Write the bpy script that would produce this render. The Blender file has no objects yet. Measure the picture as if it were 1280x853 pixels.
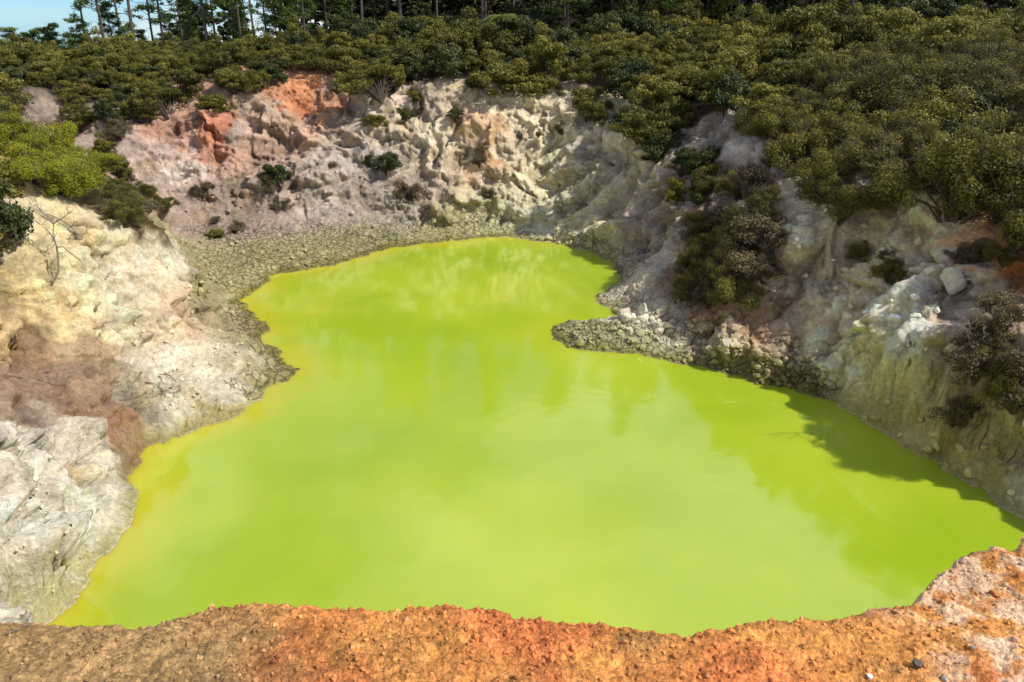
import bpy, math, numpy as np, random, time
from mathutils import Vector, Matrix
T0=time.time()
rng=np.random.RandomState(7); random.seed(7)
F=995.0; PIT=math.radians(22.2); CH=14.0
SP,CP=math.sin(PIT),math.cos(PIT)
def ray(u,v):
    a=(u-640)/F; k=(426.5-v)/F
    return a, CP+k*SP, -SP+k*CP
def PZ(u,v,z):
    dx,dy,dz=ray(u,v); t=(z-CH)/dz
    return (dx*t,dy*t,z)
def PY(u,v,y):
    dx,dy,dz=ray(u,v); t=y/dy
    return (dx*t,y,CH+dz*t)
def proj(X,Y,Z):
    z=Z-CH
    f=Y*CP-z*SP; up=Y*SP+z*CP
    f=np.where(f<0.05,0.05,f)
    return 640+F*X/f, 426.5-F*up/f
# ---------------- noise
perm=rng.permutation(256).astype(np.int32); perm=np.concatenate([perm,perm,perm])
grad=rng.normal(size=(256,3)).astype(np.float32); grad/=np.linalg.norm(grad,axis=1)[:,None]
def perlin(x,y,z):
    x=np.asarray(x,np.float32);y=np.asarray(y,np.float32);z=np.asarray(z,np.float32)
    x,y,z=np.broadcast_arrays(x,y,z)
    xi=np.floor(x).astype(np.int32);yi=np.floor(y).astype(np.int32);zi=np.floor(z).astype(np.int32)
    xf=x-xi;yf=y-yi;zf=z-zi
    xi&=255;yi&=255;zi&=255
    u=xf*xf*xf*(xf*(xf*6-15)+10);v=yf*yf*yf*(yf*(yf*6-15)+10);w=zf*zf*zf*(zf*(zf*6-15)+10)
    def g(a,b,c):
        h=perm[perm[perm[xi+a]+yi+b]+zi+c]
        G=grad[h]
        return G[...,0]*(xf-a)+G[...,1]*(yf-b)+G[...,2]*(zf-c)
    x00=g(0,0,0)*(1-u)+g(1,0,0)*u; x10=g(0,1,0)*(1-u)+g(1,1,0)*u
    x01=g(0,0,1)*(1-u)+g(1,0,1)*u; x11=g(0,1,1)*(1-u)+g(1,1,1)*u
    return ((x00*(1-v)+x10*v)*(1-w)+(x01*(1-v)+x11*v)*w)*1.6
def fbm(x,y,z,o=4,gain=.5):
    s=0;a=1.0;f=1.0
    for i in range(o):
        s=s+a*perlin(x*f+17.3*i,y*f+5.1*i,z*f+9.7*i); a*=gain; f*=2.03
    return s
def ridged(x,y,z,o=4):
    s=0;a=1.0;f=1.0
    for i in range(o):
        s=s+a*(1-2*np.abs(perlin(x*f+7.3*i,y*f+3.1*i,z*f+1.7*i))); a*=.5; f*=2.1
    return s
jit=rng.rand(256,3).astype(np.float32)
# voronoi cells, each carrying its own tilted facet plane -> angular broken-rock relief
fac=rng.normal(size=(256,3)).astype(np.float32)
def worley(x,y,z):
    xi=np.floor(x).astype(np.int32);yi=np.floor(y).astype(np.int32);zi=np.floor(z).astype(np.int32)
    f1=np.full(x.shape,9.,np.float32);f2=f1.copy();idv=np.zeros(x.shape,np.int32)
    ox=np.zeros(x.shape,np.float32);oy=ox.copy();oz=ox.copy()
    for a in(-1,0,1):
        for b in(-1,0,1):
            for c in(-1,0,1):
                h=perm[perm[perm[(xi+a)&255]+((yi+b)&255)]+((zi+c)&255)]
                j=jit[h]
                ax=x-(xi+a+j[...,0]);ay=y-(yi+b+j[...,1]);az_=z-(zi+c+j[...,2])
                dd=ax*ax+ay*ay+az_*az_
                m=dd<f1
                f2=np.where(m,f1,np.minimum(f2,dd)); idv=np.where(m,h,idv); f1=np.where(m,dd,f1)
                ox=np.where(m,ax,ox);oy=np.where(m,ay,oy);oz=np.where(m,az_,oz)
    fv=fac[idv]
    tilt=ox*fv[...,0]+oy*fv[...,1]+oz*fv[...,2]
    return np.sqrt(f1),np.sqrt(f2),idv/255.,tilt
def sstep(a,b,x):
    t=np.clip((x-a)/(b-a),0,1); return t*t*(3-2*t)
# ---------------- shoreline
shore_px=[(75,775),(95,745),(115,715),(135,690),(165,655),(173,630),(163,590),(180,565),(215,548),(260,530),(295,520),(320,500),(340,485),(371,468),(355,447),(325,427),(331,412),(325,397),(306,386),(302,373),(330,355),(342,343),(385,338),(430,328),(470,315),(520,305),(570,301),(620,295),(660,300),(700,306),(742,315),(768,333),(776,352),(750,367),(742,376),(772,388),(770,398),(735,400),(690,404),(686,420),(720,437),(780,441),(850,453),(900,465),(960,483),(1030,497),(1060,515),(1110,545),(1160,572),(1210,605),(1250,630),(1280,648),(1330,685),(1330,740),(1300,800),(1100,850),(640,880),(200,865),(60,830),(40,800)]
S0=np.array([PZ(u,v,0)[:2] for u,v in shore_px])
S=.75*S0+.25*np.roll(S0,-1,0); S_=.25*S0+.75*np.roll(S0,-1,0); S=np.stack([S,S_],1).reshape(-1,2)
def poly_sd(X,Y,P):
    d=np.full(X.shape,1e9,np.float32); ins=np.zeros(X.shape,bool); n=len(P)
    for i in range(n):
        ax,ay=map(float,P[i]); bx,by=map(float,P[(i+1)%n])
        ex,ey=bx-ax,by-ay
        t=np.clip(((X-ax)*ex+(Y-ay)*ey)/(ex*ex+ey*ey+1e-9),0,1)
        dd=(X-ax-t*ex)**2+(Y-ay-t*ey)**2
        np.minimum(d,dd,out=d)
        if ay!=by:
            c=((ay>Y)!=(by>Y))&(X<(bx-ax)*(Y-ay)/(by-ay)+ax); ins^=c
    d=np.sqrt(d); return np.where(ins,-d,d)
# ---------------- control heights
C=[]
for p in S0: C.append((p[0],p[1],0.0))
for z in [(0,740,2.4),(0,700,2.2),(0,600,2.7),(80,600,1.5),(40,680,1.4),(60,730,.9),(0,500,3),(100,520,1.7),(150,560,.5),(130,620,.6),
 (0,450,3.5),(60,440,3.2),(150,430,2.3),(200,450,1.6),(200,500,.8),(100,470,2.5),(280,440,1.2),(250,480,.8),(300,450,.8),(260,515,.4),
 (0,400,4.6),(0,330,6.0),(0,245,7),(60,250,7),(110,262,6.5),(100,330,5.2),(100,400,3.6),(50,380,4.6),(160,290,5.6),(180,360,3.6),(170,410,2.4),(220,312,4.0),(235,350,2.7),(240,390,1.8),(262,410,1.3),(300,420,.8),
 (245,380,.5),(300,355,.35),(240,325,.7),(400,315,.45),(500,297,.45),(340,325,.5),(270,395,.5),
 (130,232,5),(200,290,1.8),(240,302,1.1),
 (1280,500,3),(1280,400,4.8),(1200,560,1.0),(1180,500,2.2),(1150,445,3.0),(1200,400,4.1),(1100,470,1.9),(1150,350,5),(1250,340,5.8),(1080,400,3),(1060,450,1.6),(1000,450,.9),
 (760,417,.4),(850,425,.6),(900,442,.6),(950,458,.6),(1000,482,.45),(850,392,1.2),(900,390,1.9),(980,385,2.4),(1050,330,4.2),(800,395,.9),(725,412,.25),(820,350,1.3)]: C.append(PZ(*z))
for y in [(1280,290,28),(1280,200,32),(1280,100,45),(1050,290,33),
 (900,350,37),(900,300,40),(900,240,43),(900,180,47),(900,140,50),(950,330,35.5),(950,220,42),(950,150,48),(1000,280,35),(1000,230,38),(1000,150,46),(1100,280,32),(1100,200,38),(1100,130,45),(1190,260,31),(1190,180,37),
 (800,300,46),(800,250,49),(800,200,52),(800,170,54),(850,300,42.5),(850,230,46),(850,160,52),
 (750,290,50),(750,240,53),(750,190,55),(750,150,58),(680,285,54),(620,283,54.5),(560,288,54.5),(680,240,56),(620,240,56.5),(560,240,56.5),(680,200,58),(600,200,58.5),(540,200,58.5),(680,160,59.5),(600,160,60),(540,160,60.5),(700,128,61),(640,122,62),(560,118,62),(480,122,62.5),
 (60,130,60),(60,180,57),(150,220,51),(130,150,59),(200,150,60),(200,200,57),(200,250,54),(210,285,51),(300,118,62),(300,200,58),(300,250,55),(300,288,52),(400,98,64),(400,150,61),(400,200,58),(400,255,55),(400,292,52),(500,250,56),(500,285,54),(470,180,60),(350,98,64),
 (0,200,40),(0,150,50),(0,100,60),(-100,240,33),(-150,350,24),
 (200,80,85),(400,72,85),(640,70,80),(800,60,80),(1000,70,70),(1200,60,65),(640,35,110),(1000,25,110),(1280,20,100),(300,68,110),(0,82,95)]: C.append(PY(*y))
C+=[(-60,20,9),(-35,10,9),(-26,3,10.5),(-14,8,7.5),(60,20,11),(24,12,9),(20,3,10.5),(30,25,9.5),(-60,50,9.5),(70,60,12),(0,-60,12),(0,-5,11),(-40,-20,11),(40,-20,11)]
for x,y in [(0,20),(0,30),(0,40),(0,48),(-6,22),(8,22),(5,30)]: C.append((x,y,-2.0))
C=np.array(C,float)
cc=.7
def ker(d2): return np.sqrt(d2+cc*cc)
D2=((C[:,None,:2]-C[None,:,:2])**2).sum(-1); N=len(C)
A=np.zeros((N+3,N+3)); A[:N,:N]=-ker(D2)+np.eye(N)*0.02
A[:N,N]=1;A[:N,N+1:]=C[:,:2];A[N,:N]=1;A[N+1:,:N]=C[:,:2].T
W=np.linalg.solve(A,np.concatenate([C[:,2],[0,0,0]])).astype(np.float32)
# ---------------- grid
azf=np.radians(np.linspace(-42,42,1000)); azo=42+(180-42)*(np.arange(1,46)/45.0)**1.3
az=np.concatenate([-np.radians(azo[:-1])[::-1],azf,np.radians(azo)])
def seg(a,b,s): return np.arange(a,b,s)
rr=np.concatenate([[0.05,.5,1,1.5,2,2.3,2.6],seg(2.8,5.0,.012),seg(5.0,14,.25),seg(14,36,.06),seg(36,68,.085),seg(68,130,.5),130*np.exp(np.linspace(0,math.log(2500/130),60))])
NA,NR=len(az),len(rr)
RR,AZ=np.meshgrid(rr,az,indexing='ij'); RR=RR.astype(np.float32);AZ=AZ.astype(np.float32)
X=RR*np.sin(AZ);Y=RR*np.cos(AZ)
z=np.full(X.shape,W[N],np.float32)+W[N+1]*X+W[N+2]*Y
for i in range(N):
    dx=X-np.float32(C[i,0]);dy=Y-np.float32(C[i,1]); z-=W[i]*np.sqrt(dx*dx+dy*dy+np.float32(cc*cc))
far=sstep(90,140,RR)
zr=np.where(AZ>math.radians(-9), 13+4*sstep(100,180,Y), 13)
zl=7.5-(np.maximum(RR-92,0))*0.085
bl=sstep(math.radians(-17),math.radians(-10),AZ)*sstep(2.6,1.2,np.abs(AZ))
back=sstep(1.3,1.8,np.abs(AZ))
zf=(zl*(1-bl)+zr*bl)*(1-back)+11*back
z=z*(1-far)+zf*far
sd=poly_sd(X,Y,S)
wob=fbm(X*.8,Y*.8,0*X,5,.6)*.32
sd2=sd+wob
out=sd2>0
zt=np.maximum(z*sstep(0,.8,sd2)**.6,0.03+.09*np.minimum(sd2,2.5))
zt=np.where(out,zt,np.maximum(-1.5,sd2*.6))
far_l=RR>110
zt=np.where(far_l,z,zt)
P=np.stack([X,Y,zt],-1)
def normals(P):
    du=np.gradient(P,axis=0);dv=np.gradient(P,axis=1)
    n=np.cross(dv,du); n/=np.linalg.norm(n,axis=-1,keepdims=True)+1e-9
    n*=np.sign(n[...,2:3]+1e-9); return n
n=normals(P)
steep=sstep(.95,.78,n[...,2])
hm=sstep(.1,1.0,sd2)*sstep(0,.8,zt)
near=sstep(90,60,RR)
rk=hm*(.15+.85*steep)*near
x,y_,zz=X,Y,zt
sel=(rk>.01)&(RR>10)&(np.abs(AZ)<.75)
xs,ys,zs=x[sel],y_[sel],zz[sel]
fb=1+.35*sstep(40,50,ys)
wx=fbm(xs*.3,ys*.3,zs*.3,3); wy=fbm(xs*.3+50,ys*.3,zs*.3,3)
lw_=fbm(xs*2.0,ys*2.0,zs*2.0,3)*.12
dd=fbm(xs*.22+wx*.2,ys*.22,zs*.12,3)*1.0+(ridged(xs*.34+wx*.3,ys*.34,zs*.09,4)-.9)*.55*fb
f1,f2,idv,t1=worley(xs*.40+wx*.4+lw_,ys*.40+wy*.4+lw_,zs*.40+wx*.3)
dd+=((idv-.5)*.45+t1*.6)*fb*sstep(0,.20,f2-f1)-(1-sstep(0,.09,f2-f1))*.14
f1b,f2b,idb,t2=worley(xs*1.0+wx*.5+lw_*1.6,ys*1.0+wy*.5,zs*1.0+wx*.4)
bm_=.55+.45*sstep(-.3,.4,fbm(xs*.35+9,ys*.35,zs*.35,2))
dd+=bm_*fb*(((idb-.5)*.20+t2*.26)*sstep(0,.25,f2b-f1b)-(1-sstep(0,.09,f2b-f1b))*.07)
f1c,f2c,idc,t3=worley(xs*2.6+wx+lw_*3,ys*2.6+wy,zs*2.7)
dd+=(t3*.08+(idc-.5)*.07)*sstep(0,.3,f2c-f1c)
dd+=(ridged(xs*1.6,ys*1.6,zs*.7,4)-.9)*.12+np.abs(fbm(xs*4,ys*4,zs*4,3))*.08
d=np.zeros_like(X); d[sel]=dd
fis_shade=np.zeros_like(X); fis_shade[sel]=(1-sstep(0,.06,f2-f1))*.6+bm_*(1-sstep(0,.07,f2b-f1b))*.45
idm=np.zeros_like(X)+.5; idm[sel]=idv*.4+idb*.35+idc*.25
hn=n.copy(); hn[...,2]*=.45
P=P+hn*(d*rk)[...,None]
fl=hm*(1-steep)*near
P[...,2]+=(fbm(x*.6,y_*.6,0*x,5)*.22+np.abs(fbm(x*2.5,y_*2.5,0*x,4))*.14)*fl
shelf=sstep(0,.3,sd2)*sstep(2.5,.5,zt)*near
P[...,2]+=(np.abs(fbm(x*1.8,y_*1.8,0*x+3,4))*.2)*shelf*out
P[...,2]=np.where(out&(~far_l),np.maximum(P[...,2],.03),P[...,2])
# ---------------- ledge (near rim)
ZL=11.0
led=[(-200,778),(-60,772),(0,768),(75,771),(150,776),(190,773),(230,760),(270,750),(320,744),(360,748),(400,750),(450,753),(500,752),(560,745),(600,752),(640,765),(690,768),(740,770),(800,778),(850,783),(905,779),(960,771),(1040,765),(1065,756),(1090,750),(1140,745),(1170,716),(1220,681),(1280,669),(1360,665),(1500,650)]
la=[];lr=[]
for u,v in led:
    px,py,_=PZ(u,v,ZL); la.append(math.atan2(px,py)); lr.append(math.hypot(px,py))
la=[-math.pi,-1.9,-1.3]+la+[1.3,1.9,math.pi]; lr=[60,25,9]+lr+[9,25,60]
RE=np.interp(AZ,la,lr).astype(np.float32)
infl=sstep(8,5,RE)
RE=RE+infl*(fbm(AZ*9,0*AZ,0*AZ,3)*.02+fbm(X*9,Y*9,0*AZ+4,4,.6)*.026)
ex=RR-RE
topn=(fbm(X*1.2,Y*1.2,0*X,3)*.025+fbm(X*6,Y*6,0*X,4,.6)*.020+np.maximum(fbm(X*28,Y*28,0*X,3),0)*.012)*sstep(12,5,RR)
zled=np.where(ex<0,ZL+topn-.05*sstep(-.16,.0,ex)**2,ZL+topn-.05-1.8*ex)
isl=zled>P[...,2]
P[...,2]=np.where(isl,zled,P[...,2])
P=P.astype(np.float32)
XX,YY,ZZ=P[...,0],P[...,1],P[...,2]
U,V=proj(XX,YY,ZZ)
cell=4
dist=np.sqrt(XX**2+YY**2+(ZZ-CH)**2)
ok=(U>-40)&(U<1320)&(V>-40)&(V<900)&(YY>1)
idx=np.nonzero(ok.ravel())[0]
cu=((U.ravel()[idx]+40)//cell).astype(int);cv=((V.ravel()[idx]+40)//cell).astype(int)
key=cv*400+cu
o=np.lexsort((dist.ravel()[idx],key)); ks=key[o]; first=np.concatenate([[True],ks[1:]!=ks[:-1]])
zb=dict(zip(ks[first].tolist(),idx[o][first].tolist()))
Pf=P.reshape(-1,3)
def hiti(u,v):
    a=int((u+40)//cell);b=int((v+40)//cell)
    for r in range(0,8):
        best=None
        for i in range(-r,r+1):
            for j in range(-r,r+1):
                k=(b+j)*400+a+i
                if k in zb:
                    q=zb[k]; dd=dist.flat[q]
                    if best is None or dd<best[0]: best=(dd,q)
        if best: return best[1]
    return None
def hit(u,v): return Pf[hiti(u,v)]
def ground_i(x,y):
    a=math.atan2(x,y); r=math.hypot(x,y)
    return min(NR-1,int(np.searchsorted(rr,r)))*NA+min(NA-1,int(np.searchsorted(az,a)))
# ---------------- colours
def lin(c):
    c=np.array(c,float)/255.; return np.where(c<=.04045,c/12.92,((c+.055)/1.055)**2.4)
lab=[
 (60,140,(150,135,125)),(100,160,(158,142,132)),(150,180,(160,142,132)),(200,200,(168,150,140)),(240,180,(172,150,140)),(262,165,(178,122,98)),(270,195,(170,128,108)),(230,170,(175,138,120)),(300,170,(165,145,132)),(250,240,(150,132,122)),(300,260,(140,125,112)),(230,215,(188,175,165)),
 (330,130,(168,148,132)),(385,105,(194,136,100)),(375,128,(190,128,95)),(400,130,(188,144,118)),(410,160,(182,150,130)),(350,160,(172,148,130)),(430,110,(180,158,142)),(440,150,(176,164,152)),(420,190,(168,156,145)),(460,200,(156,146,138)),(400,240,(165,153,142)),(350,250,(152,135,124)),(440,250,(152,140,128)),
 (500,150,(196,178,154)),(510,125,(190,175,158)),(540,180,(196,184,162)),(520,230,(166,152,138)),(490,260,(150,140,128)),(570,200,(178,162,142)),(598,150,(188,160,130)),(640,140,(210,195,168)),(600,190,(178,150,118)),(640,190,(186,172,152)),(660,210,(196,186,160)),(690,180,(200,190,160)),(700,220,(188,178,146)),(720,250,(194,186,160)),(650,260,(184,178,155)),(610,275,(170,164,132)),(690,270,(190,186,160)),(740,280,(184,179,150)),(760,220,(198,190,170)),(770,190,(200,190,175)),(780,250,(192,180,162)),(800,280,(160,148,136)),(740,180,(190,180,164)),
 (830,260,(158,144,134)),(850,230,(158,144,136)),(880,190,(172,158,150)),(920,180,(196,186,176)),(930,200,(188,178,168)),(900,160,(172,162,152)),(870,300,(156,142,128)),(820,320,(184,174,162)),(790,340,(184,176,158)),
 (240,330,(144,136,102)),(280,340,(150,143,106)),(300,360,(154,148,102)),(250,375,(148,142,104)),(350,325,(144,138,100)),(420,315,(144,138,100)),(470,300,(138,132,98)),(550,290,(150,145,106)),(600,288,(156,152,114)),(270,390,(162,152,122)),
 (20,260,(192,178,152)),(60,265,(204,188,148)),(100,280,(198,182,148)),(60,320,(212,198,158)),(30,350,(206,190,145)),(0,300,(188,172,136)),(110,330,(214,202,170)),(150,310,(208,199,175)),(180,330,(212,203,184)),(200,350,(208,195,170)),(100,380,(208,194,156)),(50,400,(200,178,134)),(0,400,(188,165,124)),(150,380,(214,202,172)),(215,335,(194,184,164)),(225,390,(198,178,152)),(230,400,(188,165,134)),(20,435,(150,124,96)),(100,430,(162,142,114)),
 (20,470,(146,126,108)),(60,480,(142,118,100)),(120,490,(146,122,102)),(150,530,(150,118,94)),(100,460,(140,120,100)),(180,440,(200,188,166)),(220,450,(208,199,180)),(250,430,(204,192,168)),(230,490,(192,186,168)),(180,490,(170,160,144)),(290,480,(194,187,168)),(270,510,(182,170,142)),(300,440,(190,181,158)),(330,460,(160,152,122)),(350,465,(140,132,94)),(320,430,(145,138,104)),(200,530,(160,150,124)),(160,560,(155,130,108)),(290,405,(145,133,102)),
 (30,540,(196,186,172)),(80,560,(190,179,166)),(60,620,(204,197,185)),(120,600,(200,194,180)),(20,680,(203,196,182)),(90,660,(205,200,185)),(40,740,(206,200,185)),(100,700,(202,196,179)),(20,600,(198,187,173)),(150,630,(203,198,183)),
 (700,415,(140,137,102)),(740,420,(146,143,108)),(800,430,(156,152,120)),(870,440,(152,148,118)),(930,460,(146,140,114)),(990,480,(142,136,106)),(1010,460,(134,126,104)),(790,390,(200,195,176)),(820,410,(190,185,163)),(850,400,(174,164,144)),(900,410,(178,165,142)),(950,430,(178,162,135)),(960,400,(162,132,108)),(900,380,(160,132,108)),(1000,420,(174,158,135)),
 (1020,370,(204,192,172)),(1040,350,(190,178,160)),(1000,340,(180,162,138)),(960,300,(180,158,134)),(1010,270,(214,203,182)),(980,260,(204,191,172)),(1040,450,(216,210,184)),(1060,480,(218,213,182)),(1020,420,(202,192,165)),(1100,470,(214,204,155)),(1090,510,(206,198,160)),(1130,500,(210,198,150)),(1120,400,(212,204,190)),(1150,370,(208,200,188)),(1170,350,(204,196,184)),(1200,370,(198,186,170)),(1180,420,(190,174,150)),(1160,550,(206,198,162)),(1180,510,(212,198,148)),(1220,520,(180,166,134)),(1190,530,(202,178,124)),(1210,590,(200,190,156)),(1260,600,(212,206,182)),(1275,580,(212,206,184)),(1260,560,(170,156,128)),(1130,280,(222,204,168)),(1160,290,(212,194,155)),(1110,300,(204,191,162)),(1220,310,(194,138,90)),(1250,330,(194,134,90)),(1200,300,(198,162,118)),(1270,300,(188,130,92)),(1240,400,(156,136,116)),(1250,470,(158,140,118)),(1200,460,(176,158,134)),
 (200,80,(48,44,24)),(400,75,(48,44,24)),(640,80,(44,42,22)),(500,95,(48,46,26)),(800,80,(44,42,22)),(1000,80,(44,42,22)),(1200,80,(44,42,22)),(1100,150,(60,52,32)),(1200,200,(60,52,32)),(1000,190,(60,52,34)),(1280,240,(70,56,34)),(860,140,(60,50,35)),(0,210,(60,52,30)),(60,220,(60,52,30)),(0,100,(46,42,24)),(100,110,(46,42,24)),(900,330,(125,104,78)),(930,300,(128,106,80)),(860,340,(116,94,70)),(640,30,(34,32,18)),(1000,30,(34,32,18)),(160,260,(95,80,56)),
]
lp=[];lc=[]
for u,v,c in lab:
    lp.append(hit(u,v)); lc.append(lin(c))
extra=[((-60,50,9),(48,44,24)),((70,50,12),(48,44,24)),((-60,20,9),(60,55,30)),((40,12,10),(60,55,30))]
lp=np.array(lp+[np.array(e[0]) for e in extra],np.float32);lc=np.array(lc+[lin(e[1]) for e in extra],np.float32)
fs=(RR>10)&(RR<100)
fx,fy,fz=XX[fs],YY[fs],ZZ[fs]
sx=fx+fbm(fx*.45,fy*.45,fz*.45,5,.6)*1.2;sy=fy+fbm(fx*.45+31,fy*.45,fz*.45+62,5,.6)*1.2;sz=(fz+fbm(fx*.45+77,fy*.45,fz*.45,4,.6)*1.0)*1.5
num=np.zeros(fx.shape+(3,),np.float32);den=np.zeros(fx.shape,np.float32)
for p,c in zip(lp,lc):
    q=(sx-p[0])**2+(sy-p[1])**2+(sz-p[2]*1.5)**2
    w=1/(q*q*np.sqrt(q)+.03); den+=w
    for k in range(3): num[:,k]+=w*c[k]
col=np.zeros(X.shape+(3,),np.float32)+lin((46,46,24)).astype(np.float32)
col[fs]=num/den[:,None]
col[(RR<=10)]=lin((120,100,70))
br=sstep(.02,.12,col.mean(-1))[...,None]
col=col*(1+(np.array([1.36,1.32,1.22],np.float32)-1)*br)
walls=steep*hm*near
st=fbm(XX*1.1,YY*1.1,ZZ*.22+5,4)
bright=sstep(.15,.8,st)*walls; dark=sstep(.15,.8,-st)*walls
col=col*(1+.22*bright[...,None])*(1-.36*dark[...,None])
# tan / ochre staining runs on the walls
och=sstep(.25,.8,fbm(XX*.7+20,YY*.7,ZZ*.28,4))*walls*.55
col=col*(1-och[...,None])+och[...,None]*col*np.array([.98,.84,.62],np.float32)
col*=(1+(idm-.5)*.42*walls)[...,None]
sul=sstep(.35,.9,fbm(XX*.5+90,YY*.5,ZZ*.6,3))*hm*near*.4
col=col*(1-sul[...,None])+sul[...,None]*col*np.array([1.08,1.0,.62],np.float32)
gull_shade=sstep(-.05,-.9,d)*rk
col*=(1-.32*gull_shade[...,None])*(1-.42*(fis_shade*walls)[...,None])  # crevice shade painted into the colour: recesses and fissures darkened
wet=out*sstep(.8,.1,sd2+fbm(XX*2,YY*2,0*XX,3)*.2)*near
col=col*(1-wet[...,None])+wet[...,None]*col*np.array([.62,.62,.38],np.float32)
ln=fbm(XX*1.3,YY*1.3,0*XX,4); ln2=fbm(XX*5,YY*5,0*XX+8,5,.6); ln3=fbm(XX*25,YY*25,0*XX+8,4,.6)
org=lin((206,142,76)); red=lin((200,122,70)); brn=lin((158,127,84)); pale=lin((212,182,150))
lcol=org+(red-org)*sstep(-.2,.7,ln+.35*np.exp(-((XX-.1)/1.0)**2))[...,None]
lcol=lcol+(brn-lcol)*(sstep(-.9,-2.1,XX+ln*.5+(YY-3.4)*1.2))[...,None]
lcol=lcol+(brn-lcol)*(.45*sstep(.2,.8,fbm(XX*2.2+7,YY*2.2,0*XX,4)))[...,None]
lcol=lcol+(pale-lcol)*(sstep(1.7,2.5,XX+ln*.5)*sstep(-.2,.5,ln2+.2)*.8)[...,None]
lcol=lcol*(1.04+.20*ln2[...,None])*(1+.28*ln3[...,None])
m=(isl&(ex<.5))[...,None]
sidec=sstep(10,25,RR)[...,None]
lcol=lcol*(1-sidec)+lin((90,80,50))*sidec
col=np.where(m,lcol,col).clip(.005,.84)
mz=sstep(1.3,.7,ZZ)*(ZZ>.02)
m1=(U>225)&(U<640)&(V>270)&(V<400)&(YY>36); m2=(U>685)&(U<1040)&(V>370)&(V<500)&(YY<42)
m3=(sd2<1.2)&(sd2>0)&(YY>28)
mud=mz*(m1|m2|m3*1)*near
ledm=m[...,0].astype(np.float32)*sstep(12,6,RR)
# ---------------- ground mesh
me=bpy.data.meshes.new("ground")
nv=NR*NA
ii=np.arange(NR-1)[:,None]*NA; jj=np.arange(NA)[None,:]; jn=(jj+1)%NA
quads=np.stack([ii+jj,ii+jn,ii+NA+jn,ii+NA+jj],-1).reshape(-1,4)[:,::-1]
me.vertices.add(nv); me.vertices.foreach_set("co",Pf.ravel())
nq=len(quads); me.loops.add(nq*4); me.polygons.add(nq)
me.loops.foreach_set("vertex_index",quads.ravel().astype(np.int32))
me.polygons.foreach_set("loop_start",np.arange(0,nq*4,4,dtype=np.int32))
me.polygons.foreach_set("use_smooth",np.ones(nq,bool))
me.update(calc_edges=True)
def addcol(me,name,c):
    a=me.color_attributes.new(name,'FLOAT_COLOR','POINT')
    f=np.ones((len(me.vertices),4),np.float32); f[:,:3]=c; a.data.foreach_set("color",f.ravel())
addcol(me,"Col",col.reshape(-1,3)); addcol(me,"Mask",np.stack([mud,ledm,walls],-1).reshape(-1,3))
ground=bpy.data.objects.new("ground",me); bpy.context.collection.objects.link(ground)
print("terrain",time.time()-T0)
# ---------------- material helpers
def newmat(name):
    m=bpy.data.materials.new(name); m.use_nodes=True; nt=m.node_tree; nt.nodes.clear()
    o=nt.nodes.new("ShaderNodeOutputMaterial"); b=nt.nodes.new("ShaderNodeBsdfPrincipled"); nt.links.new(b.outputs[0],o.inputs[0])
    return m,nt,b,o
def nd(nt,t,**k):
    n=nt.nodes.new(t)
    for a,b in k.items(): setattr(n,a,b)
    return n
def L(nt,a,b): nt.links.new(a,b)
def noise(nt,co,scale,det=6,rough=.55):
    n=nd(nt,"ShaderNodeTexNoise"); n.inputs["Scale"].default_value=scale;n.inputs["Detail"].default_value=det;n.inputs["Roughness"].default_value=rough
    L(nt,co,n.inputs["Vector"]); return n.outputs["Fac"]
def mrange(nt,a,f0,f1,t0,t1):
    n=nd(nt,"ShaderNodeMapRange"); L(nt,a,n.inputs[0])
    for i,v in enumerate((f0,f1,t0,t1)): n.inputs[i+1].default_value=v
    return n.outputs[0]
def math_(nt,op,a,b):
    n=nd(nt,"ShaderNodeMath",operation=op)
    for i,q in enumerate((a,b)):
        if isinstance(q,(int,float)): n.inputs[i].default_value=q
        else: L(nt,q,n.inputs[i])
    return n.outputs[0]
def vmul(nt,c,f):
    n=nd(nt,"ShaderNodeVectorMath",operation='SCALE'); L(nt,c,n.inputs[0]); L(nt,f,n.inputs["Scale"]); return n.outputs[0]
gm,nt,b,o=newmat("ground_mat")
tc=nd(nt,"ShaderNodeTexCoord").outputs["Object"]
at=nd(nt,"ShaderNodeAttribute",attribute_name="Col"); mk=nd(nt,"ShaderNodeAttribute",attribute_name="Mask")
sp=nd(nt,"ShaderNodeSeparateColor"); L(nt,mk.outputs["Color"],sp.inputs[0]); MUD,LED,WALL=sp.outputs[0],sp.outputs[1],sp.outputs[2]
n1=noise(nt,tc,1.1,4,.62); n2=noise(nt,tc,6,6,.74); n3=noise(nt,tc,60,3,.7)
f=math_(nt,'MULTIPLY',mrange(nt,n1,.3,.7,.80,1.25),mrange(nt,n2,.3,.7,.68,1.32))
f=math_(nt,'MULTIPLY',f,mrange(nt,n3,.3,.7,.76,1.26))
vg=nd(nt,"ShaderNodeTexVoronoi",feature='F1'); vg.inputs["Scale"].default_value=42; L(nt,tc,vg.inputs["Vector"])
sg=nd(nt,"ShaderNodeSeparateColor"); L(nt,vg.outputs["Color"],sg.inputs[0])
gf=math_(nt,'ADD',1,math_(nt,'MULTIPLY',LED,mrange(nt,sg.outputs[0],0,1,-.34,.24)))
f=math_(nt,'MULTIPLY',f,gf)
vo=nd(nt,"ShaderNodeTexVoronoi",feature='DISTANCE_TO_EDGE'); vo.inputs["Scale"].default_value=2.3
wv=nd(nt,"ShaderNodeVectorMath",operation='ADD'); nn=nd(nt,"ShaderNodeTexNoise"); nn.inputs["Scale"].default_value=1.5; L(nt,tc,nn.inputs["Vector"])
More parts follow.
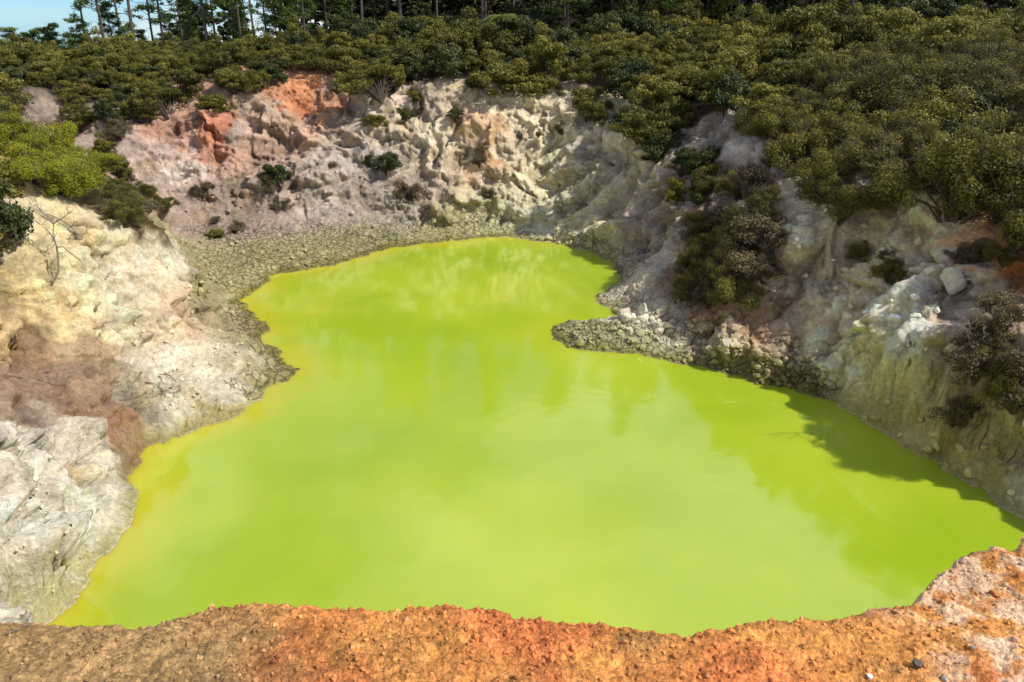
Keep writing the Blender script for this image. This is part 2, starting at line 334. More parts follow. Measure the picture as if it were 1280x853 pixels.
sc=nd(nt,"ShaderNodeVectorMath",operation='SCALE'); sc.inputs["Scale"].default_value=.5; L(nt,nn.outputs["Color"],sc.inputs[0]); L(nt,tc,wv.inputs[0]); L(nt,sc.outputs[0],wv.inputs[1]); L(nt,wv.outputs[0],vo.inputs["Vector"])
crk=mrange(nt,vo.outputs["Distance"],.0,.12,0,1)
ckd=math_(nt,'MULTIPLY',math_(nt,'SUBTRACT',1,crk),MUD)
f=math_(nt,'MULTIPLY',f,math_(nt,'SUBTRACT',1,math_(nt,'MULTIPLY',ckd,.6)))
L(nt,vmul(nt,at.outputs["Color"],f),b.inputs["Base Color"])
b.inputs["Roughness"].default_value=.95; b.inputs["Specular IOR Level"].default_value=.12
hb=math_(nt,'ADD',math_(nt,'MULTIPLY',n2,.24),math_(nt,'MULTIPLY',n3,.02))
hb=math_(nt,'ADD',hb,math_(nt,'MULTIPLY',math_(nt,'MULTIPLY',crk,MUD),.08))
hl=math_(nt,'ADD',math_(nt,'MULTIPLY',n3,.018),math_(nt,'MULTIPLY',noise(nt,tc,180,2,.65),.008))
hl=math_(nt,'SUBTRACT',hl,math_(nt,'MULTIPLY',vg.outputs["Distance"],.008))
mx=nd(nt,"ShaderNodeMix"); L(nt,LED,mx.inputs[0]); L(nt,hb,mx.inputs[2]); L(nt,hl,mx.inputs[3])
bp=nd(nt,"ShaderNodeBump"); bp.inputs["Strength"].default_value=.9; bp.inputs["Distance"].default_value=1.0; L(nt,mx.outputs[0],bp.inputs["Height"]); L(nt,bp.outputs[0],b.inputs["Normal"])
me.materials.append(gm)
# ---------------- water
wm,nt,b,o=newmat("green_water")
tc=nd(nt,"ShaderNodeTexCoord").outputs["Object"]
a1=noise(nt,tc,.09,5,.55)
cr=nd(nt,"ShaderNodeValToRGB"); L(nt,a1,cr.inputs[0])
cr.color_ramp.elements[0].position=.35; cr.color_ramp.elements[0].color=(.30,.42,.016,1)
cr.color_ramp.elements[1].position=.66; cr.color_ramp.elements[1].color=(.44,.52,.034,1)
wa=nd(nt,"ShaderNodeAttribute",attribute_name="Shallow")
mc=nd(nt,"ShaderNodeMix",data_type='RGBA'); L(nt,wa.outputs["Fac"],mc.inputs[0]); L(nt,cr.outputs[0],mc.inputs[6]); mc.inputs[7].default_value=(.52,.48,.03,1)
L(nt,mc.outputs[2],b.inputs["Base Color"])
b.inputs["Roughness"].default_value=.07; b.inputs["IOR"].default_value=1.6
b.inputs["Subsurface Weight"].default_value=1.0; b.inputs["Subsurface Radius"].default_value=(.5,1.2,.12); b.inputs["Subsurface Scale"].default_value=.6
hh=noise(nt,tc,1.6,2,.5)
bp=nd(nt,"ShaderNodeBump"); bp.inputs["Strength"].default_value=.25; bp.inputs["Distance"].default_value=.02; L(nt,hh,bp.inputs["Height"]); L(nt,bp.outputs[0],b.inputs["Normal"])
gx,gy=np.meshgrid(np.linspace(-20,26,185),np.linspace(8,60,209),indexing='ij')
wsd=poly_sd(gx.astype(np.float32),gy.astype(np.float32),S)
wme=bpy.data.meshes.new("water"); nx,ny=gx.shape
vs=np.stack([gx,gy,0*gx],-1).reshape(-1,3)
ia=np.arange(nx-1)[:,None]*ny+np.arange(ny-1)[None,:]
q=np.stack([ia,ia+ny,ia+ny+1,ia+1],-1).reshape(-1,4)
wme.from_pydata(vs.tolist(),[],q.tolist())
sh=sstep(-2.2,0,wsd+fbm(gx*.5,gy*.5,0*gx,3)*.5)*sstep(6,-4,gx)*.8
addcol(wme,"Shallow",np.repeat(sh.reshape(-1,1),3,1))
wme.materials.append(wm); water=bpy.data.objects.new("pool_water",wme); bpy.context.collection.objects.link(water)
# ---------------- rocks
import bmesh
def rock_templates(k,sub,cuts=12):
    out=[]
    for i in range(k):
        bm=bmesh.new(); bmesh.ops.create_icosphere(bm,subdivisions=sub,radius=1)
        v=np.array([p.co[:] for p in bm.verts]); fcs=np.array([[q.index for q in f_.verts] for f_ in bm.faces]); bm.free()
        v*=np.array([1,rng.uniform(.6,.95),rng.uniform(.55,.85)])
        for _ in range(cuts):
            nn=rng.normal(size=3);nn/=np.linalg.norm(nn);h=rng.uniform(.38,.7)
            dd=v@nn; v=v-np.where(dd>h,dd-h,0)[:,None]*nn
        v*=(1+.10*fbm(v[:,0]*1.5+i*9,v[:,1]*1.5,v[:,2]*1.5,3))[:,None]
        out.append((v*1.3,fcs))
    return out
def rotm(a,b_,c):
    return np.array(Matrix.Rotation(a,3,'X')@Matrix.Rotation(b_,3,'Y')@Matrix.Rotation(c,3,'Z'))
def build(name,V_,F_,mat,colr=None,smooth=False):
    me=bpy.data.meshes.new(name); V_=np.asarray(V_,np.float32);F_=np.asarray(F_,np.int32); k=F_.shape[1]
    me.vertices.add(len(V_));me.vertices.foreach_set("co",V_.ravel());me.loops.add(len(F_)*k);me.polygons.add(len(F_))
    me.loops.foreach_set("vertex_index",F_.ravel());me.polygons.foreach_set("loop_start",np.arange(0,len(F_)*k,k,dtype=np.int32))
    me.polygons.foreach_set("use_smooth",np.full(len(F_),smooth))
    me.update(calc_edges=True)
    if colr is not None: addcol(me,"Col",colr)
    me.materials.append(mat); return me
rm,nt,b,o=newmat("rock_mat")
tc=nd(nt,"ShaderNodeTexCoord").outputs["Object"]; at=nd(nt,"ShaderNodeAttribute",attribute_name="Col")
n1=noise(nt,tc,6,5,.65);n2=noise(nt,tc,40,2,.6)
L(nt,vmul(nt,at.outputs["Color"],math_(nt,'MULTIPLY',mrange(nt,n1,.3,.7,.7,1.25),mrange(nt,n2,.3,.7,.82,1.15))),b.inputs["Base Color"]); b.inputs["Roughness"].default_value=.92; b.inputs["Specular IOR Level"].default_value=.2
bp=nd(nt,"ShaderNodeBump"); bp.inputs["Distance"].default_value=.05; bp.inputs["Strength"].default_value=.9; L(nt,n1,bp.inputs["Height"]); L(nt,bp.outputs[0],b.inputs["Normal"])
T2=rock_templates(8,4,16); T1=rock_templates(10,2,12)
def rocks(name,items,T):
    Vs=[];Fs=[];Cs=[];o_=0
    for (p,s,c) in items:
        v,fc=T[rng.randint(len(T))]
        v=(v*s)@rotm(rng.uniform(-.5,.5),rng.uniform(-.5,.5),rng.uniform(0,6.3)).T+np.array(p)
        Vs.append(v);Fs.append(fc+o_);o_+=len(v);Cs.append(np.repeat(np.array(c)[None],len(v),0))
    me=build(name,np.concatenate(Vs),np.concatenate(Fs),rm,np.concatenate(Cs)); ob=bpy.data.objects.new(name,me); bpy.context.collection.objects.link(ob); return ob
cf=col.reshape(-1,3)
def inpoly(u,v,poly):
    c=False;n=len(poly);j=n-1
    for i in range(n):
        if (poly[i][1]>v)!=(poly[j][1]>v) and u<(poly[j][0]-poly[i][0])*(v-poly[i][1])/(poly[j][1]-poly[i][1])+poly[i][0]: c=not c
        j=i
    return c
def scat(poly,n_,smin,smax,tint=(1,1,1),pw=2.5,sink=.35):
    us=[p[0] for p in poly];vs_=[p[1] for p in poly];r=[];k=0
    while len(r)<n_ and k<n_*8:
        k+=1;u=rng.uniform(min(us),max(us));v=rng.uniform(min(vs_),max(vs_))
        if not inpoly(u,v,poly): continue
        i=hiti(u,v)
        if i is None or Pf[i][2]<0: continue
        s=smin+(smax-smin)*rng.rand()**pw
        p=Pf[i]+np.array([rng.normal()*.05,rng.normal()*.05,s*(.35-sink)])
        r.append((p,s,np.clip(cf[i]*np.array(tint)*rng.uniform(.85,1.15),0,.85)))
    return r
it=[]
it+=scat([(690,405),(770,400),(850,385),(960,400),(1030,440),(1035,495),(950,480),(850,450),(770,438),(695,430)],700,.03,.19,(1.0,1.0,.97),3.2)
it+=scat([(765,375),(830,378),(850,410),(820,430),(770,405)],24,.10,.36,(.95,.95,.92),1.3)
it+=scat([(880,400),(930,405),(935,440),(900,440)],10,.12,.34,(1.1,1.1,1.05),1.3)
it+=scat([(150,410),(300,410),(365,460),(330,495),(270,520),(200,520),(150,460)],180,.03,.13,(1.0,1.0,1.0),3)
it+=scat([(230,300),(560,285),(480,310),(340,345),(300,395),(240,400)],220,.05,.18,(1,1,1),3)
it+=scat([(0,500),(150,560),(170,620),(60,765),(0,765)],110,.015,.07,(1,1,1))
it+=scat([(1040,460),(1280,560),(1280,640),(1160,570),(1050,510)],30,.06,.25,(1.0,1.0,1.0))
it+=scat([(560,270),(770,270),(775,310),(620,292)],60,.06,.3,(1.0,1.0,1.0))
it+=scat([(1000,240),(1220,330),(1200,450),(1030,420),(940,360)],70,.05,.28,(1.0,1.0,1.0),3)
it+=scat([(200,200),(770,200),(770,290),(200,290)],200,.04,.2,(1.0,1.0,1.0),3)
rocks("rock_rubble",it,T1)
for (u,v,s) in [(782,392,.42),(803,386,.32),(820,405,.34),(905,430,.34),(1190,350,.5)]:
    i=hiti(u,v); p=Pf[i]; ob=rocks("boulder",[((0,0,0),s,np.clip(lin((198,190,168)),0,.7))],T2); ob.location=(p[0],p[1],p[2]+s*.02)
it=[]
for k in range(10000):
    a=rng.uniform(-.75,.75)
    re=np.interp(a,la,lr); r=re-rng.rand()**1.2*1.3-.005
    x0,y0=r*math.sin(a),r*math.cos(a); i=ground_i(x0,y0); s=.002+.017*rng.rand()**6
    it.append((Pf[i]+np.array([0,0,s*.2]),s,np.clip(cf[i]*rng.uniform(.65,1.35)*np.array([1,1,1.05]),0,.8)))
for (u,v,s,c) in [(1145,828,.03,(95,90,85)),(1180,848,.02,(170,165,160)),(605,755,.022,(150,95,60)),(508,775,.02,(200,150,110)),(1085,847,.018,(230,220,200)),(1215,808,.018,(160,150,130)),(770,812,.016,(160,110,80)),(325,750,.016,(180,120,80)),(880,840,.016,(190,130,90)),(1240,740,.035,(175,120,70)),(1050,790,.016,(180,120,70)),(770,775,.02,(190,120,70)),(1075,756,.02,(185,120,70))]:
    p=hit(u,v); it.append((p+np.array([0,0,s*.2]),s,lin(c)))
rocks("gravel",it,T1[:5])
print("rocks",time.time()-T0)
# ---------------- vegetation
def leafmat(name,c1,c2,c3,trans=True):
    m,nt,b,o=newmat(name)
    at=nd(nt,"ShaderNodeAttribute",attribute_name="Col"); oi=nd(nt,"ShaderNodeObjectInfo")
    s=nd(nt,"ShaderNodeSeparateColor"); L(nt,at.outputs["Color"],s.inputs[0])
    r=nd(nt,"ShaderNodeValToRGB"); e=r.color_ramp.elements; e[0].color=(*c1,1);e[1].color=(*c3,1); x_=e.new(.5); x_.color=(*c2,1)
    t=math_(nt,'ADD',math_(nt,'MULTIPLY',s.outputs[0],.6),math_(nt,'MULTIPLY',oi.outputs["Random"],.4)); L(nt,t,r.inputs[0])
    L(nt,r.outputs[0],b.inputs["Base Color"]); b.inputs["Roughness"].default_value=.55; b.inputs["Specular IOR Level"].default_value=.25
    if trans:
        tr=nd(nt,"ShaderNodeBsdfTranslucent"); L(nt,r.outputs[0],tr.inputs[0]); ms=nd(nt,"ShaderNodeMixShader"); ms.inputs[0].default_value=.3
        L(nt,b.outputs[0],ms.inputs[1]);L(nt,tr.outputs[0],ms.inputs[2]);L(nt,ms.outputs[0],o.inputs[0])
    return m
LM=leafmat("leaf_olive",(.045,.048,.010),(.150,.143,.024),(.34,.29,.055))
LB=leafmat("leaf_bright",(.10,.12,.008),(.26,.27,.012),(.45,.42,.02))
LD=leafmat("leaf_dark",(.018,.026,.006),(.046,.058,.013),(.11,.11,.025),False)
LS=leafmat("leaf_dry",(.08,.06,.035),(.17,.13,.065),(.27,.23,.10))
LP=leafmat("leaf_pine",(.03,.06,.008),(.10,.15,.025),(.22,.27,.05))
bark,nt,b,o=newmat("bark"); tc=nd(nt,"ShaderNodeTexCoord").outputs["Object"]; q_=noise(nt,tc,8,3,.6); rp=nd(nt,"ShaderNodeValToRGB"); L(nt,q_,rp.inputs[0]); rp.color_ramp.elements[0].color=(.03,.02,.014,1); rp.color_ramp.elements[1].color=(.16,.12,.09,1); L(nt,rp.outputs[0],b.inputs["Base Color"]); b.inputs["Roughness"].default_value=.9
deadm,nt,b,o=newmat("dead_wood"); tc=nd(nt,"ShaderNodeTexCoord").outputs["Object"]; q_=noise(nt,tc,20,3,.6); rp=nd(nt,"ShaderNodeValToRGB"); L(nt,q_,rp.inputs[0]); rp.color_ramp.elements[0].color=(.10,.075,.055,1); rp.color_ramp.elements[1].color=(.32,.26,.2,1); L(nt,rp.outputs[0],b.inputs["Base Color"]); b.inputs["Roughness"].default_value=.9
def tube(pts,rad,k=5):
    pts=np.array(pts,float); V_=[];F_=[]
    for i,p in enumerate(pts):
        t=pts[min(i+1,len(pts)-1)]-pts[max(i-1,0)]; t/=np.linalg.norm(t)+1e-9
        a=np.cross(t,[0.3,.9,.1]);a/=np.linalg.norm(a)+1e-9;b_=np.cross(t,a)
        for j in range(k):
            th=2*math.pi*j/k; V_.append(p+rad[i]*(a*math.cos(th)+b_*math.sin(th)))
    for i in range(len(pts)-1):
        for j in range(k): F_.append((i*k+j,i*k+(j+1)%k,(i+1)*k+(j+1)%k,(i+1)*k+j))
    return V_,F_
def leaves(cent,outd,n_,ls,lw,tint):
    r=rng.normal(size=(n_,3)); nrm=outd*1.0+r*.65; nrm/=np.linalg.norm(nrm,axis=1)[:,None]
    t=np.cross(nrm,rng.normal(size=(n_,3)));t/=np.linalg.norm(t,axis=1)[:,None]; s=np.cross(nrm,t)
    l=(ls*rng.uniform(.6,1.3,n_))[:,None]; w=(lw*rng.uniform(.6,1.3,n_))[:,None]
    V_=np.stack([cent-t*l,cent+s*w,cent+t*l,cent-s*w],1).reshape(-1,3); F_=np.arange(n_*4).reshape(-1,4)
    C_=np.repeat(tint,4)[:,None].repeat(3,1); return V_,F_,C_
def combine(name,parts,matl):
    Vs=[];Fs=[];Cs=[];M=[];o_=0
    for V_,F_,C_,mi in parts:
        V_=np.asarray(V_);F_=np.asarray(F_); Vs.append(V_);Fs.append(F_+o_);o_+=len(V_)
        Cs.append(C_ if C_ is not None else np.zeros((len(V_),3))+.5); M.append(np.full(len(F_),mi))
    me=build(name,np.concatenate(Vs),np.concatenate(Fs),matl[0],np.concatenate(Cs))
    for mm in matl[1:]: me.materials.append(mm)
    me.polygons.foreach_set("material_index",np.concatenate(M).astype(np.int32)); return me
def shrub_mesh(name,mat,nl=5200,sparse=False,hgt=1.5,ls=.060,lw=.029,ncl=40):
    parts=[];cl=[]
    lob=[(rng.normal(size=3)*np.array([.38,.38,.24])) for _ in range(4)]
    for i in range(ncl):
        th=rng.uniform(0,6.283); ph=math.acos(rng.uniform(-.1,1)); rad=rng.uniform(.5,1.0); lb=lob[i%4]
        p=np.array([math.sin(ph)*math.cos(th)*rad*.75,math.sin(ph)*math.sin(th)*rad*.75,.45+hgt*.62*math.cos(ph)*rad])+lb
        p[2]=max(p[2],.12); cl.append((p,rng.uniform(.16,.34)))
    tot=sum(c[1]**2 for c in cl)
    for p,cr_ in cl:
        m=int(nl*cr_**2/tot); dd=rng.normal(size=(m,3));dd/=np.linalg.norm(dd,axis=1)[:,None]
        rad=cr_*rng.uniform(.5,1.12,m)[:,None]; c=p+dd*rad*np.array([1,1,.7])
        tint=np.clip(.22+.2*rng.normal()*0.6+.32*dd[:,2]+.24*(p[2]/hgt)+rng.normal(size=m)*.12,0,1)  # lit tops painted in: leaf colour lightens toward clump and crown tops
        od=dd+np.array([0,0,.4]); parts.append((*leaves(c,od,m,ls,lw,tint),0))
        V_,F_=tube([(0,0,-.25),p*np.array([.35,.35,.45])+rng.normal(size=3)*.05,p],[.035,.02,.006],4); parts.append((V_,F_,None,1))
        if sparse:
            for q in range(8):
                e=p+rng.normal(size=3)*.25+np.array([0,0,.1]); V_,F_=tube([p,(p+e)/2+rng.normal(size=3)*.03,e],[.006,.004,.002],3)
                parts.append((V_,F_,None,1))
    return combine(name,parts,[mat,bark])
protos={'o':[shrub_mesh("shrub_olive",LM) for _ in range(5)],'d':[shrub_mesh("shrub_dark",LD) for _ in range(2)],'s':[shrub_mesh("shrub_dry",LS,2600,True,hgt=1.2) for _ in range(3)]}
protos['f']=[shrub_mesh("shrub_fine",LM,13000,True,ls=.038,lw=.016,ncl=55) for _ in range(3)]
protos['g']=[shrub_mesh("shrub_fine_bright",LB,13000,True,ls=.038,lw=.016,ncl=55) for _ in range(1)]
def empty(name):
    e=bpy.data.objects.new(name,None); bpy.context.collection.objects.link(e); return e
def place(kind,p,s,parent=None,name=None,sz=1.0):
    me=random.choice(protos[kind]); ob=bpy.data.objects.new(name or "clump",me); bpy.context.collection.objects.link(ob)
    ob.location=(float(p[0]),float(p[1]),float(p[2])); ob.rotation_euler=(rng.uniform(-.15,.15),rng.uniform(-.15,.15),rng.uniform(0,6.28)); ob.scale=(s*rng.uniform(.85,1.2),s*rng.uniform(.85,1.2),s*sz*rng.uniform(.75,1.25))
    if parent: ob.parent=parent
    return ob
thick=empty("shrub_thicket")
polyA=[(370,60),(372,85),(440,108),(470,122),(560,114),(640,118),(700,126),(735,150),(770,158),(795,205),(830,205),(850,158),(900,142),(940,165),(945,205),(1000,228),(1040,275),(1105,256),(1190,282),(1290,316),(1290,-30),(370,-30)]
polyB=[(-10,95),(40,125),(90,158),(160,156),(250,146),(300,138),(368,124),(372,60),(-10,60)]
polyC=[(-40,235),(55,240),(100,255),(128,215),(60,185),(-40,170)]
pts=[]
def far_enough(x,y,dm):
    for a,b_ in pts:
        if (a-x)**2+(b_-y)**2<dm*dm: return False
    return True
cnt=0
for k in range(9000):
    x0=rng.uniform(-60,68);y0=rng.uniform(22,98); i=ground_i(x0,y0); p=Pf[i]; u,v=float(U.flat[i]),float(V.flat[i])
    inview=-10<u<1290
    if not -200<u<1480: continue
    a=inpoly(u,v,polyA) and p[1]>27; b1=inpoly(u,v,polyB) and p[1]>52; c1=inpoly(u,v,polyC) and 32<p[1]<52
    if not(a or b1 or c1 or ((not inview) and p[2]>6 and y0>15)): continue
    if p[2]<3.5: continue
    s=rng.uniform(.95,2.3)
    if c1: s=rng.uniform(1.0,1.4)
    if b1: s=rng.uniform(.8,1.5)
    if not far_enough(x0,y0,s*1.15): continue
    pts.append((x0,y0)); cnt+=1
    kind='o' if rng.rand()<.82 else 'd'
    if u>930 and y0<48: kind='f' if rng.rand()<.86 else 'd'
    if c1: kind='g'
    if y0>70 and not b1: kind='d' if rng.rand()<.7 else 'o'  # far band mostly dark-leaved: cloud shade put into the leaf colour
    place(kind,p-np.array([0,0,.2]),s,thick)
print("thicket",cnt)
dry=empty("dry_scrub")
for poly,n_,kinds,s0,s1 in [([(845,372),(905,378),(960,345),(975,300),(940,240),(880,240),(850,300)],28,'ssff',.75,1.25),
   ([(1170,470),(1230,400),(1290,380),(1290,540),(1220,560),(1190,520)],18,'sssf',.5,.85),
   ([(1040,330),(1230,350),(1290,350),(1290,320),(1110,310)],8,'sfs',.35,.6),
   ([(150,285),(228,292),(232,262),(150,232)],10,'ffso',.6,.95),
   ([(130,230),(170,240),(160,160),(90,160)],8,'soo',.6,1.0),
   ([(430,150),(540,120),(560,150),(470,170)],6,'so',.3,.6),
   ([(840,260),(870,270),(900,200),(850,190)],9,'dso',.5,.9),
   ([(240,300),(300,300),(300,250),(240,230)],7,'s',.3,.5),
   ([(640,160),(720,150),(720,170),(640,175)],4,'s',.3,.5),
   ([(590,190),(615,190),(615,250),(590,240)],4,'s',.3,.6)]:
    us=[p[0] for p in poly];vs_=[p[1] for p in poly];k=0
    for _ in range(400):
        if k>=n_: break
        u=rng.uniform(min(us),max(us));v=rng.uniform(min(vs_),max(vs_))
        if inpoly(u,v,poly):
            p=hit(u,v); place(random.choice(kinds),p-np.array([0,0,.1]),rng.uniform(s0,s1),dry); k+=1
for u,v,s,kd in [(350,232,1.1,'d'),(352,262,.7,'s'),(482,212,.95,'d'),(508,245,1.0,'s'),(460,205,.6,'d'),(818,198,1.2,'o'),(800,175,1.2,'o'),(565,150,.6,'d'),(470,155,.8,'o'),(412,210,.5,'s'),(275,292,.5,'o'),(1110,345,.6,'f'),(870,372,1.1,'f'),(1050,270,1.2,'f'),(855,215,.9,'d')]:
    place(kd,hit(u,v)-np.array([0,0,.15]),s,None,"shrub")
# ---------------- trees
def tree_mesh(name,h,cb,mat,nb=34,spread=2.6,nl=6000,r0=.22,lowtw=True,ls=.16,lw=.05,up=.3):
    parts=[]; lean=rng.normal(size=2)*.03*h
    def tp(t): return np.array([lean[0]*t*t+.12*math.sin(t*5),lean[1]*t*t+.1*math.cos(t*4),h*t])
    ts=np.linspace(0,1,12); V_,F_=tube([tp(t)-(np.array([0,0,.6]) if t==0 else 0) for t in ts],[r0*(1-.88*t)+.01 for t in ts],7); parts.append((V_,F_,None,1))
    for i in range(nb):
        t=cb+(1-cb)*(i/nb)**.9; a=rng.uniform(0,6.283); ln=spread*(1.05-.75*(t-cb)/(1-cb))*rng.uniform(.6,1.15)
        s=tp(t); e=s+np.array([math.cos(a)*ln,math.sin(a)*ln,ln*rng.uniform(.05,up+.2)]); m=(s+e)/2+np.array([0,0,-.1*ln])
        V_,F_=tube([s,m,e],[.05,.03,.01],4); parts.append((V_,F_,None,1))
        for q in range(4):
            c0=s+(e-s)*rng.uniform(.4,1.05)+rng.normal(size=3)*.25*np.array([1,1,.5]); m_=nl//(nb*4); cr_=rng.uniform(.3,.7)
            dd=rng.normal(size=(m_,3));dd/=np.linalg.norm(dd,axis=1)[:,None]
            c=c0+dd*cr_*rng.uniform(.3,1.1,m_)[:,None]*np.array([1,1,.55]); tint=np.clip(.4+.3*dd[:,2]+.15*rng.normal(size=m_)+.1*rng.normal(),0,1)  # top light put into leaf colour: upper side of each clump paler
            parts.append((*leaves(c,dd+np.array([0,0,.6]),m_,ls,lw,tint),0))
    if lowtw:
        for i in range(10):
            t=rng.uniform(.1,cb); a=rng.uniform(0,6.28); ln=rng.uniform(.4,1.5); s=tp(t)
            V_,F_=tube([s,s+np.array([math.cos(a)*ln,math.sin(a)*ln,.15*ln])],[.03,.006],3); parts.append((V_,F_,None,1))
    return combine(name,parts,[mat,bark])
tall=[tree_mesh("pine_tall",19,.26,LP,r0=.15,nb=44),tree_mesh("pine_tall",17,.18,LP,r0=.13,nb=44),tree_mesh("pine_tall",21,.34,LP,r0=.17,nb=44)]
mid=[tree_mesh("young_tree",8,.12,LP,nb=28,spread=2.2,nl=4500,r0=.1,lowtw=False),tree_mesh("young_tree",6.5,.1,LP,nb=26,spread=2.0,nl=4500,r0=.09,lowtw=False)]
dk=[tree_mesh("forest_tree",16,.06,LD,nb=46,spread=3.6,nl=5200,r0=.2,ls=.26,lw=.13) for _ in range(2)]
forest=empty("distant_forest")
def ptree(meshes,x0,y0,s=1,parent=forest,name="tree"):
    i=ground_i(x0,y0); ob=bpy.data.objects.new(name,random.choice(meshes)); bpy.context.collection.objects.link(ob); ob.location=(x0,y0,float(Pf[i][2])-.1); ob.rotation_euler=(0,0,rng.uniform(0,6.28)); s*=rng.uniform(.85,1.15); ob.scale=(s,s,s)
    if parent: ob.parent=parent
def xat(u,y): return (u-640)/F*y/1.07
for u in [108,128,150,168,192,205,228,240,258,270,300,318,335,352,365,380,395,410,432,442,455,470]:
    y0=rng.uniform(82,106); ptree(tall,xat(u,y0),y0,1,None,"pine_tree")
for u in [12,26,56,68,105,140,175,215,250,300,345,370,390,410,430]:
    y0=rng.uniform(88,106); ptree(mid,xat(u,y0),y0,.8)
for k in range(16):
    y0=rng.uniform(112,140); ptree(dk if rng.rand()<.6 else tall,xat(rng.uniform(230,440),y0),y0,.9)
for k in range(46):
    y0=rng.uniform(110,170); ptree(mid,xat(rng.uniform(-150,260),y0),y0,1.05)
for k in range(46):
    y0=rng.uniform(84,104); ptree(tall,xat(rng.uniform(480,1400),y0),y0,1)
for k in range(75):
    uu=430+(k+rng.rand())*13.5; y0=rng.uniform(104,112); ptree(dk,xat(uu,y0),y0,.95)
for k in range(40):
    y0=rng.uniform(114,130); ptree(dk,xat(430+(k+rng.rand())*25,y0),y0,1.2)
for k in range(30):
    y0=rng.uniform(88,104); ptree(mid if rng.rand()<.4 else dk,xat(rng.uniform(440,1400),y0),y0,.45)
def fern(tr_):
    parts=[]; V_,F_=tube([(0,0,-tr_-.3),(0.05,0,-tr_*.5),(0,0,0)],[.16,.12,.10],8); parts.append((V_,F_,None,1))
    for i in range(20):
        a=6.283*i/20+rng.normal()*.1; L_=1.9; pp=[]; k1=rng.uniform(.6,1.2)
        fz=lambda t:k1*t-1.35*t*t
        for t in np.linspace(0,1,12): pp.append(np.array([math.cos(a)*L_*t,math.sin(a)*L_*t,fz(t)]))
        V_,F_=tube(pp,[.02]*12,3); parts.append((V_,F_,None,1))
        sd_=np.array([-math.sin(a),math.cos(a),0]); lv=[];lf=[]
        for j in range(1,46):
            t=j/46; p=np.array([math.cos(a)*L_*t,math.sin(a)*L_*t,fz(t)]); w=.45*math.sin(math.pi*min(1,t*.85+.12))
            dirv=np.array([math.cos(a),math.sin(a),0])
            for s in(-1,1):
                b0=len(lv); lv+=[p,p+sd_*s*w*.5+dirv*.03,p+sd_*s*w-np.array([0,0,.12]),p+sd_*s*w*.5-dirv*.03+np.array([0,0,.01])]; lf.append((b0,b0+1,b0+2,b0+3))
        parts.append((np.array(lv),np.array(lf),np.full((len(lv),3),.75),0))
    return combine("tree_fern",parts,[LP,bark])
fp=PY(627,22,72); gi=ground_i(fp[0],fp[1]); tr_=max(1.5,fp[2]-float(Pf[gi][2]))
ob=bpy.data.objects.new("tree_fern",fern(tr_)); bpy.context.collection.objects.link(ob); ob.location=fp; print("fern trunk",tr_)
def deadbranch(name,p,dirv,length,r,seed,nsub=7):
    rs=np.random.RandomState(seed); parts=[]
    def br(p,dv,ln,r,dep):
        pts_=[p];q=p.copy();dv=dv/np.linalg.norm(dv)
        for i in range(6):
            dv=dv+rs.normal(size=3)*.22; dv/=np.linalg.norm(dv); q=q+dv*ln/6; pts_.append(q.copy())
        V_,F_=tube(pts_,[r*(1-.14*i) for i in range(7)],5); parts.append((V_,F_,None,0))
        if dep>0:
            for i in range(nsub):
                k=rs.randint(1,6); br(pts_[k],dv+rs.normal(size=3)*.8,ln*.45,r*.5,dep-1)
    br(np.zeros(3),np.array(dirv,float),length,r,2)
    me=combine(name,parts,[deadm]); ob=bpy.data.objects.new(name,me); bpy.context.collection.objects.link(ob); ob.location=tuple(float(q) for q in p); return ob
p=hit(75,355)+np.array([0,-.25,.1]); deadbranch("dead_branch",p,(.15,.35,1.3),2.6,.05,3,5)
deadbranch("dead_branch",hit(110,300)+np.array([0,-.2,.2]),(-1,.1,.3),1.8,.035,5,5)
for i,(u,v) in enumerate([(30,475),(80,480),(130,488),(180,478),(220,485),(60,465),(200,470),(150,500)]):
    deadbranch("dead_branch",hit(u,v)+np.array([0,0,.08]),(rng.choice([-1,1]),rng.normal()*.3,.08),1.3,.022,20+i,5)
deadbranch("dead_branch",hit(5,795)+np.array([0,0,.02]),(1,.35,.03),.16,.004,50,2)
deadbranch("dead_branch",hit(1230,420)+np.array([0,-.2,0]),(-.5,-.2,.9),2.0,.03,61,6)
deadbranch("dead_branch",hit(1180,440)+np.array([0,-.2,0]),(.3,-.2,.9),1.6,.03,62,6)
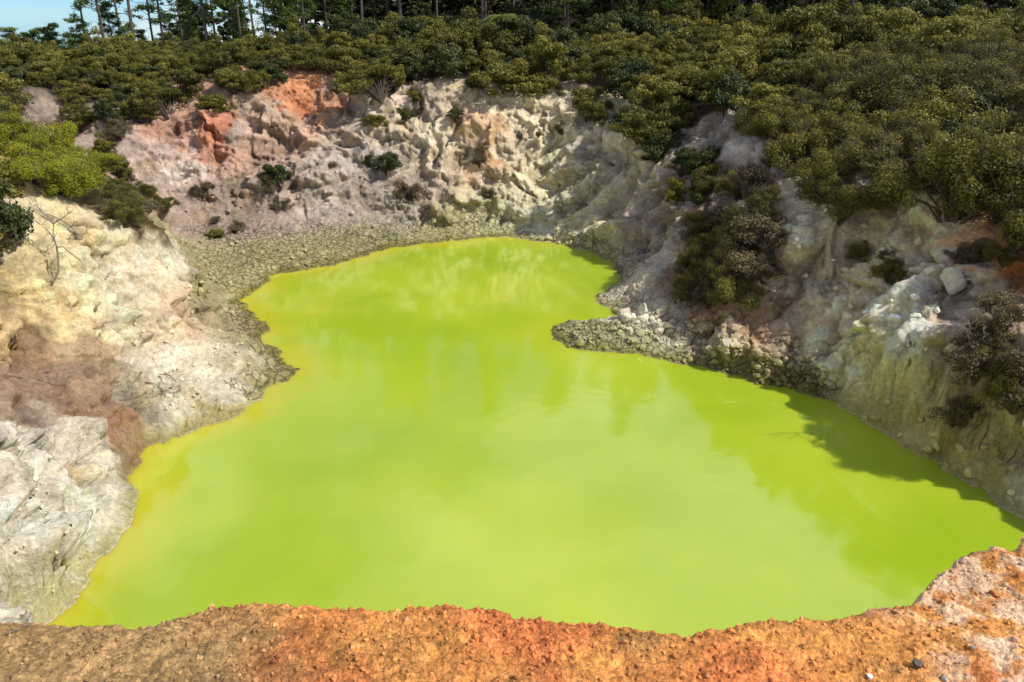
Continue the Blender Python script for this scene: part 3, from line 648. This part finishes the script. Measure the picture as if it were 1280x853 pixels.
# ---------------- light, sky
sdv=Vector((.84,-.36,0)).normalized(); el=math.radians(47)
sv=Vector((sdv.x*math.cos(el),sdv.y*math.cos(el),math.sin(el)))
sl=bpy.data.lights.new("sun",'SUN'); sl.energy=5.0; sl.angle=math.radians(.6); sl.color=(1,.96,.90)
so=bpy.data.objects.new("sun",sl); bpy.context.collection.objects.link(so); so.rotation_euler=sv.to_track_quat('Z','Y').to_euler()
w=bpy.data.worlds.new("World"); bpy.context.scene.world=w; w.use_nodes=True; nt=w.node_tree; bg=nt.nodes["Background"]
sk=nd(nt,"ShaderNodeTexSky",sky_type='NISHITA'); sk.sun_disc=False; sk.sun_elevation=el; sk.sun_rotation=math.atan2(sdv.x,sdv.y); sk.air_density=1.0; sk.dust_density=0.0; sk.ozone_density=5; sk.altitude=1500
tn=nd(nt,"ShaderNodeVectorMath",operation='MULTIPLY'); L(nt,sk.outputs[0],tn.inputs[0]); tn.inputs[1].default_value=(.62,.92,1.25)
tc=nd(nt,"ShaderNodeTexCoord").outputs["Generated"]
mp=nd(nt,"ShaderNodeMapping"); mp.inputs["Scale"].default_value=(1,1,1.8); mp.inputs["Location"].default_value=(.35,.2,.1); L(nt,tc,mp.inputs[0])
cn=noise(nt,mp.outputs[0],2.4,6,.58); cm=mrange(nt,cn,.47,.58,0,.95)
mx=nd(nt,"ShaderNodeMix",data_type='RGBA'); L(nt,cm,mx.inputs[0]); L(nt,tn.outputs[0],mx.inputs[6]); mx.inputs[7].default_value=(11.5,11.5,11.6,1)
L(nt,mx.outputs[2],bg.inputs[0]); bg.inputs[1].default_value=.1
cam=bpy.data.cameras.new("camera"); cam.lens=28; cam.sensor_width=36; cam.clip_end=6000; cam.clip_start=.05
co=bpy.data.objects.new("camera",cam); bpy.context.collection.objects.link(co); co.location=(0,0,CH); co.rotation_euler=(math.pi/2-PIT,0,0)
bpy.context.scene.camera=co
vs=bpy.context.scene.view_settings; vs.view_transform='Standard'; vs.look='None'; vs.exposure=0
print("total",time.time()-T0)
